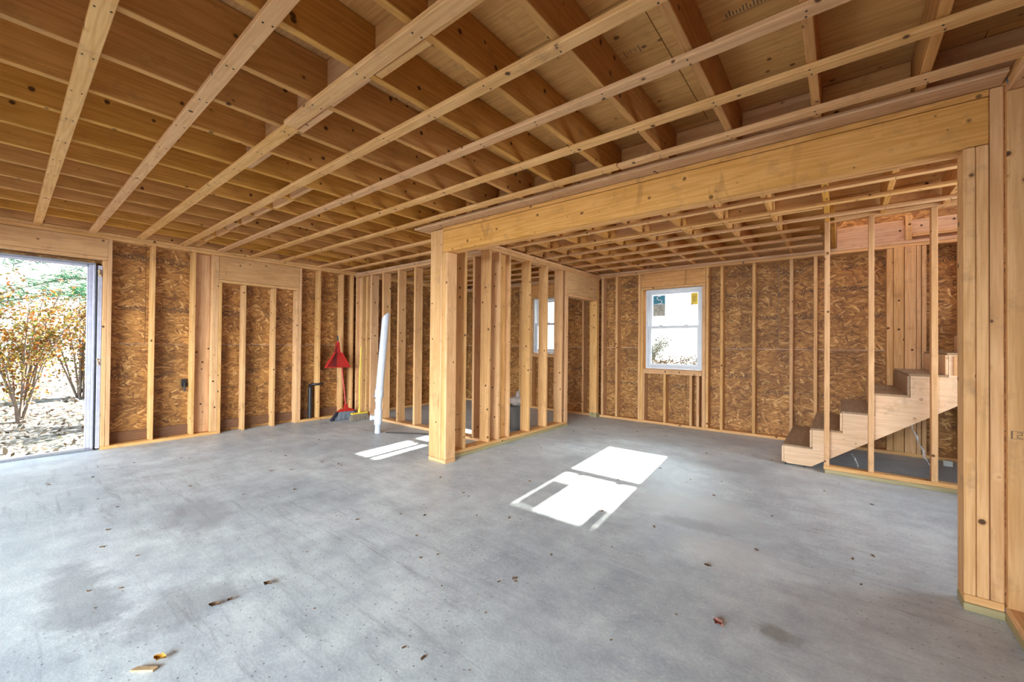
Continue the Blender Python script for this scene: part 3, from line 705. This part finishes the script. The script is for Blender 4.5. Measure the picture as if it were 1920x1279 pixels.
q = MB(); q.tube([(-4.96, 3.375, .008), (-4.55, 3.62, .008), (-4.05, 3.845, .008)], .008, 8); tag(q.build('metal_rod', NAIL, None, (-4.55, 3.6, 0)), 'thin dark rod lying on the slab beside the white pipe', 'rod')

# ------------------------------------------------------------------ brooms and dustpan
br = empty('angle_broom', 'red-handled broom with grey and black bristles leaning on the left wall', 'broom', (-6.36, 3.56, 0))
q = MB(); q.tube([(0, 0, .20), (-.10, -.02, .8), (-.20, -.05, 1.30)], .0115, 10); q.build('handle', RED, br)
q = MB(); q.tube([(-.198, -.05, 1.29), (-.208, -.052, 1.38)], [.014, .010], 10); q.build('hand_grip', BLACK, br)
q = MB(); q.prism([(-.16, .135), (-.10, .17), (-.03, .19), (-.02, .25), (.02, .25), (.03, .19), (.10, .165), (.16, .125)], 0, -.022, .022); q.build('broom_head', RED, br)
q = MB()
for k in range(44):
    t = k/43*2-1
    for s in (-1, 0, 1): q.tube([(s*.012, t*.145, .140-.02*abs(t)), (s*.03+rnd.uniform(-.006, .006), t*.21+rnd.uniform(-.005, .005), .006)], [.004, .006], 4)
q.build('bristles', GREYB, br)
for s in (-1, 1):
    q = MB()
    for k in range(14):
        for j in (-1, 0, 1): q.tube([(j*.013, s*(.135+k*.002), .135), (j*.03, s*(.20+k*.0045), .004)], [.004, .006], 4)
    q.build('edge_bristles', DARKB, br)
dp = empty('dustpan', 'red lobby dustpan hooked over the broom handle on the left wall', 'dustpan', (-6.46, 3.46, .85))
q = MB(); q.prism([(-.22, 0), (.20, .0), (.19, .05), (.05, .25), (.025, .42), (-.035, .42), (-.06, .25), (-.20, .06)], 0, -.004, .003)
q.prism([(-.22, 0), (.20, .0), (.20, .016), (-.22, .016)], 0, -.004, .055)
for a, b in (((-.215, .005), (-.06, .25)), ((.197, .005), (.05, .25))):
    d = Vector((b[0]-a[0], b[1]-a[1])).normalized(); nn = Vector((-d.y, d.x))*.006
    q.prism([(a[0], a[1]), (b[0], b[1]), (b[0]+nn.x, b[1]+nn.y), (a[0]+nn.x, a[1]+nn.y)], 0, -.004, .06)
q.build('pan', RED, dp)
q = MB(); q.prism([(-.10, .0), (-.03, .0), (-.02, .36), (-.035, .36)], 0, .003, .012); q.build('pan_rib', plain('dark_red', (.16, .01, .012), .5, 0, .1), dp)
yb = empty('push_broom', 'yellow-handled broom with tan bristles leaning in the corner', 'broom', (-6.12, 3.66, 0))
q = MB(); q.tube([(0, 0, .12), (-.04, .02, .6), (-.09, .07, 1.20)], .0115, 10); q.build('handle', YEL, yb)
q = MB(); q.box(-.03, .03, -.14, .14, .105, .128); q.tube([(0, 0, .12), (-.006, 0, .20)], [.026, .014], 10); q.build('broom_head', YEL, yb)
q = MB()
for k in range(36):
    t = k/35*2-1
    for s in (-1, 0, 1): q.tube([(s*.02, t*.13, .106), (s*.035+rnd.uniform(-.008, .008), t*.165+rnd.uniform(-.008, .008), .004)], [.005, .006], 4)
q.build('bristles', TANB, yb)
hp = empty('black_pipe', 'black plastic drain pipe with a side elbow between the left wall studs', 'pipe', (-6.70, 3.13, 0))
q = MB(); q.tube([(0, 0, 0), (0, 0, .53)], .032, 14); q.tube([(0, 0, .20), (0, 0, .26)], .038, 14); q.build('pipe_body', BLACK, hp)
q = MB(); q.tube([(0, 0, .52), (0, 0, .565), (.05, .01, .585), (.105, .05, .585), (.105, .16, .585)], [.030, .030, .022, .018, .016], 12); q.build('elbow', BLACK, hp)
q = MB(); q.box(-6.765, -6.745, 1.475, 1.535, .66, .76); q.tube([(-6.745, 1.50, .72), (-6.72, 1.50, .72), (-6.71, 1.50, .60)], .010, 8); tag(q.build('wall_box', BLACK, None, (-6.755, 1.5, .7)), 'small black box fixed to the strand board left of the doubled stud', 'electrical box')
bk = empty('bucket', 'dark grey bucket filled with rags in the room behind the partition', 'bucket', (-3.74, 4.80, 0))
q = MB(); q.tube([(0, 0, .0), (0, 0, .02), (0, 0, .10), (0, 0, .11), (0, 0, .33)], [.125, .130, .136, .132, .148], 28, False)
q.tube([(0, 0, .33), (0, 0, .35), (0, 0, .352), (0, 0, .03)], [.156, .156, .142, .124], 28, False); q.tube([(0, 0, .0), (0, 0, .03)], .123, 28); q.build('bucket_shell', BUCK, bk)
def blob(name, m, parent, c, r, sq=(1, 1, .6), amp=.35, seed=0):
    b = bmesh.new(); bmesh.ops.create_icosphere(b, subdivisions=3, radius=1)
    for v in b.verts:
        n_ = noise.noise(v.co*2.3+Vector((seed, 0, 0)))+.5*noise.noise(v.co*5+Vector((0, seed, 0)))
        v.co = Vector((v.co.x*sq[0], v.co.y*sq[1], v.co.z*sq[2]))*r*(1+amp*n_)
    me = bpy.data.meshes.new(name); b.to_mesh(me); b.free(); me.polygons.foreach_set('use_smooth', [True]*len(me.polygons)); me.materials.append(m)
    return link(name, me, None, parent, c)
o = blob('rag', RAG, None, (-3.74, 4.80, .415), .125, (1, 1, .62), .5, 3); tag(o, 'crumpled pale rag heaped in the grey bucket', 'rag')
o = blob('rag', RAG, None, (-3.70, 4.76, .52), .045, (.6, .6, 1.3), .5, 8); tag(o, 'small twist of pale cloth sticking up out of the bucket', 'rag')

# ------------------------------------------------------------------ litter on the slab
def leafobj(x, y, s, m, lab, rot, cat='leaf', name='dry_leaf', curl=.35):
    q = MB(); vs = []; fs = []; n_ = 7
    for i in range(n_):
        t = i/(n_-1); w = math.sin(math.pi*min(1, t*1.05+.02))*.38*(1+.35*math.sin(t*17))
        for j in (-1, 0, 1): vs.append(((t-.5)*s, j*w*s, .004+abs(j)*curl*s*.35+.18*s*(t-.5)**2+rnd.uniform(0, .08)*s))
    for i in range(n_-1):
        for j in range(2): a_ = i*3+j; fs.append((a_, a_+1, a_+4, a_+3))
    q.add([(v[0], v[1], v[2]+.0015) for v in vs]+[(v[0], v[1], v[2]) for v in vs], fs+[tuple(i+len(vs) for i in f[::-1]) for f in fs], True)
    o = q.build(name, m, None, (0, 0, 0), False); o.location = (x, y, 0); o.rotation_euler[2] = rot; tag(o, lab, cat); return o
leafobj(-2.301, .871, .045, LEAFD, 'dry brown leaf lying alone on the slab', .5)
leafobj(-2.308, .643, .05, LEAFD, 'dark curled leaf below and left of the lone leaf', .9)
leafobj(-2.30, .705, .03, LEAFD, 'tiny dark leaf scrap just behind the curled leaf', 2.0)
leafobj(-.424, 2.024, .05, PINK, 'reddish broken leaf on the right part of the slab', -.5, curl=.6)
o = leafobj(-2.08, .402, .045, ORNG, 'orange scrap lying against the pale wood chip', .8, 'scrap', 'orange_scrap', .6)
q = MB(); q.prism([(-.045, -.008), (.04, -.012), (.046, .006), (-.03, .012)], 2, .001, .009); o = q.build('wood_chip', CHIP); o.location = (-2.062, .352, 0); o.rotation_euler[2] = .75; tag(o, 'pale wood chip on the slab at the lower left corner', 'wood chip')
leafobj(-.585, 2.52, .035, LEAFD, 'small dark twig scrap near the middle right of the slab', .2, 'scrap', 'twig_scrap', .5)
q = MB()
for _ in range(230):
    x, y = rnd.uniform(-5.8, .4), rnd.uniform(.2, 6.2)
    if -3.5 < x < -3.1 and y > 2.8: continue
    if -6.7 < x < -3.4 and 3.8 < y < 4.02: continue
    if x > -.5 and y > 5: continue
    s = rnd.choice((.004, .006, .009, .013)); an = rnd.uniform(0, 6.3); c, sn = math.cos(an), math.sin(an); h = s*.4
    pq = [(-s, -s*.3), (s*.8, -s*.4), (s, s*.3), (-s*.6, s*.45)]
    q.prism([(x+p_[0]*c-p_[1]*sn, y+p_[0]*sn+p_[1]*c) for p_ in pq], 2, .0005, h)
tag(q.build('floor_grit', LEAFD), 'dark crumbs and bark bits scattered over the concrete slab', 'debris', kind='stuff')
o = blob('blue_scrap', BLUE, None, (.600, 2.855, 2.575-.10), .014, (.6, .6, 1.6), .5, 4); tag(o, 'small blue plastic scrap caught above the right post', 'scrap')
# printed grade stamps (flat ink)
def marks(name, parent, fn, rects):
    q = MB(); vs = []; fs = []
    for (a, b, c, d) in rects:
        i = len(vs); vs += [fn(a, c), fn(b, c), fn(b, d), fn(a, d)]; fs.append((i, i+1, i+2, i+3))
    q.add(vs, fs); return q.build(name, INK, parent, (0, 0, 0), False)
# box with worn figures, on the broad face of the first right-wall stud
R = [(0, .006, 0, .036), (.086, .090, 0, .036), (.006, .086, 0, .002), (.006, .086, .034, .036)]
R += [(.018, .034, .028, .031), (.031, .034, .018, .031), (.018, .034, .017, .020), (.018, .021, .006, .018), (.018, .036, .005, .008)]
R += [(.048, .051, .014, .031), (.048, .066, .013, .016), (.060, .063, .004, .031), (.072, .075, .004, .031)]
marks('grade_stamp', wr, lambda a, c: (XG+.008+a, 2.8592, .845+c), R)
R = [(0, .006, 0, .09), (.10, .106, 0, .09), (.022, .026, .02, .06), (.022, .045, .035, .040), (.044, .048, .01, .07), (.066, .070, .02, .06), (.076, .092, .02, .025), (.076, .080, .02, .06)]
marks('grade_stamp', ceil, lambda a, c: (-.865+a*.75, 1.955+c*.6, 2.7442), R)
R = [(0, .28, 0, .004)]+[(.02+.018*k, .027+.018*k, .012, .012+rnd.choice((.03, .045, .05))) for k in range(14)]
marks('grade_stamp', ceil, lambda a, c: (-.42+a*.75, 2.05-c*.8, 2.7442), R)

# ------------------------------------------------------------------ outdoors
def gh(x, y):
    a = max(0, -7.3-x); b = max(0, y-7.2)
    h = -.14+.045*a+.0035*a*a
    h2 = .60*(1-math.exp(-b*.9))+.018*b
    if b > 0: h = max(h, -.14+h2) if a == 0 else h+h2*.6
    return h+.05*noise.noise(Vector((x*.9, y*.9, 0)))*(1 if (a > .3 or b > .3) else 0)
q = MB(); n_ = 90; xs_ = [-45+i*60/n_ for i in range(n_+1)]; ys_ = [-16+i*60/n_ for i in range(n_+1)]
vs = [(x, y, min(gh(x, y), -.16) if (-6.9 < x < 1.9 and -2.7 < y < 7.0) else gh(x, y)-.02) for y in ys_ for x in xs_]
q.add(vs, [(j*(n_+1)+i, j*(n_+1)+i+1, (j+1)*(n_+1)+i+1, (j+1)*(n_+1)+i) for j in range(n_) for i in range(n_)], True)
GR = q.build('ground', GROUND, None, (0, 0, 0), False); tag(GR, 'sunlit hillside outside, covered in fallen leaves', kind='structure')
def quads(q, c, s, n=1, flat=False):
    d = Vector((rnd.gauss(0, 1), rnd.gauss(0, 1), rnd.gauss(0, 1)*(.2 if flat else 1)+(0 if not flat else 0))).normalized()
    if flat: d = Vector((rnd.uniform(-.5, .5), rnd.uniform(-.5, .5), 1)).normalized()
    a = d.orthogonal().normalized(); a.rotate(Matrix.Rotation(rnd.uniform(0, 6.28), 3, d)); b = d.cross(a)
    c = Vector(c); q.add([c-a*s, c-b*s*.5, c+a*s, c+b*s*.5], [(0, 1, 2, 3)])
q = MB()
for _ in range(7000):
    x = -7.4-abs(rnd.gauss(0, 3.2)); y = rnd.uniform(-4, 5); quads(q, (x, y, gh(x, y)+rnd.uniform(.0, .05)), rnd.uniform(.02, .05), flat=rnd.random() < .6)
for _ in range(5000):
    x = rnd.uniform(-7, 2); y = 7.6+abs(rnd.gauss(0, 5)); quads(q, (x, y, gh(x, y)+rnd.uniform(.0, .08)), rnd.uniform(.03, .08), flat=rnd.random() < .5)
q.build('fallen_leaves', LIT, GR, (0, 0, 0), False)['kind'] = 'stuff'
q = MB()
for _ in range(7000):
    x = rnd.uniform(-10, 0); y = 8.2+abs(rnd.gauss(0, 6)); quads(q, (x, y, gh(x, y)+rnd.uniform(.0, .10)), rnd.uniform(.03, .09), flat=rnd.random() < .4)
q.build('dark_brush', LEAFD, GR, (0, 0, 0), False)['kind'] = 'stuff'
def shrub(x, y, h, rad, m, lab, nst=9, nl=1300, ls=.035, cat='shrub', name='shrub', spread=1.0):
    z = gh(x, y)-.03; r = empty(name, lab, cat, (x, y, z)); s = MB(); q = MB(); tips = []
    for k in range(nst):
        an = rnd.uniform(0, 6.28); rr = rad*rnd.uniform(.35, 1); p0 = Vector((rnd.uniform(-.06, .06), rnd.uniform(-.06, .06), 0))
        p3 = Vector((math.cos(an)*rr, math.sin(an)*rr, h*rnd.uniform(.6, 1))); p1 = p0.lerp(p3, .35)+Vector((0, 0, h*.15)); p2 = p0.lerp(p3, .7)+Vector((0, 0, h*.1))
        s.tube([p0, p1, p2, p3], [.018, .012, .008, .003], 6); tips += [(p0.lerp(p1, .4), p1), (p1, p2), (p1, p2), (p2, p3), (p2, p3)]
        for j in range(3):
            a_ = rnd.choice((p1, p2)); b_ = a_+Vector((rnd.uniform(-.35, .35), rnd.uniform(-.35, .35), rnd.uniform(.0, .35)))*rad; s.tube([a_, b_], [.006, .002], 5); tips.append((a_, b_))
    for _ in range(nl):
        a_, b_ = rnd.choice(tips); c = a_.lerp(b_, rnd.random())+Vector((rnd.gauss(0, .09), rnd.gauss(0, .09), rnd.gauss(0, .07)))*spread; 
        if c.z > .02: quads(q, c, ls*rnd.uniform(.6, 1.3))
    s.build('stems', BARK, r); o = q.build('foliage', m, r, (0, 0, 0), False); o['kind'] = 'stuff'; return r
shrub(-9.9, .2, 2.25, .85, AUT, 'orange and olive leaved shrub just outside the doorway', 14, 3200, .03)
shrub(-11.3, -.55, 2.5, 1.0, AUT, 'tall autumn shrub behind and left of the nearest shrub', 13, 3000, .032)
shrub(-11.9, 1.0, 2.1, .9, AUT, 'rusty leaved shrub on the slope right of the doorway view', 12, 2600, .032)
shrub(-9.2, -.95, .85, .6, GRY, 'low grey green bush close to the doorway threshold', 10, 1300, .026)
shrub(-9.0, 1.45, .9, .65, GRY, 'low grey brush at the right edge of the doorway view', 9, 1200, .028)
shrub(-14.0, .3, 1.5, 1.2, GRY, 'grey brush higher on the slope behind the orange shrub', 10, 1300, .03)
shrub(-10.5, -2.6, 1.6, .85, AUT, 'autumn shrub farther left outside the doorway', 9, 900, .035)
shrub(-4.35, 11.6, 1.15, .75, GRY, 'tall grey bush outside the stickered window at its left', 10, 1500, .035)
shrub(-2.7, 12.8, .55, .6, GRY, 'low bush on the bank outside the stickered window', 9, 1000, .03)
shrub(-7.6, 11.0, .9, .9, GRY, 'grey bush outside the second window', 9, 800, .035)
def pine(x, y, h, lab, zb=2.0):
    z = gh(x, y)-.05; r = empty('pine_tree', lab, 'tree', (x, y, z)); s = MB(); s.tube([(0, 0, 0), (.05, 0, h*.5), (0, 0, h)], [.20, .13, .02], 10); s.build('trunk', BARK, r)
    b = MB(); q = MB()
    for k in range(36):
        zz = zb+(h-zb)*(k/36)**1.5; ln = (h-zz)*.36+.5; an = k*2.4; d = Vector((math.cos(an), math.sin(an), 0))
        pts = [Vector((0, 0, zz))+d*ln*t+Vector((0, 0, .15*math.sin(t*3)-t*t*.35)) for t in (0, .3, .6, 1)]
        b.tube(pts, [.035, .02, .012, .004], 5)
        for i in range(int(140*ln/2)+20):
            t = rnd.uniform(.15, 1); c = Vector((0, 0, zz))+d*ln*t+Vector((0, 0, .15*math.sin(t*3)-t*t*.35))+Vector((rnd.gauss(0, .16), rnd.gauss(0, .16), rnd.gauss(0, .05)))
            for _ in range(3):
                e = Vector((rnd.gauss(0, 1), rnd.gauss(0, 1), rnd.gauss(0, .5))).normalized()*.11; w = e.orthogonal().normalized()*.008
                q.add([c-w, c+w, c+e+w*.3, c+e-w*.3], [(0, 1, 2, 3)])
    b.build('branches', BARK, r); o = q.build('needles', GRN, r, (0, 0, 0), False); o['kind'] = 'stuff'
pine(-11.9, 2.0, 7.5, 'green pine tree with branches hanging across the top of the doorway', 1.95)
pine(-19.5, -2.5, 7.5, 'pine tree standing farther up the slope behind the shrubs', 1.5)
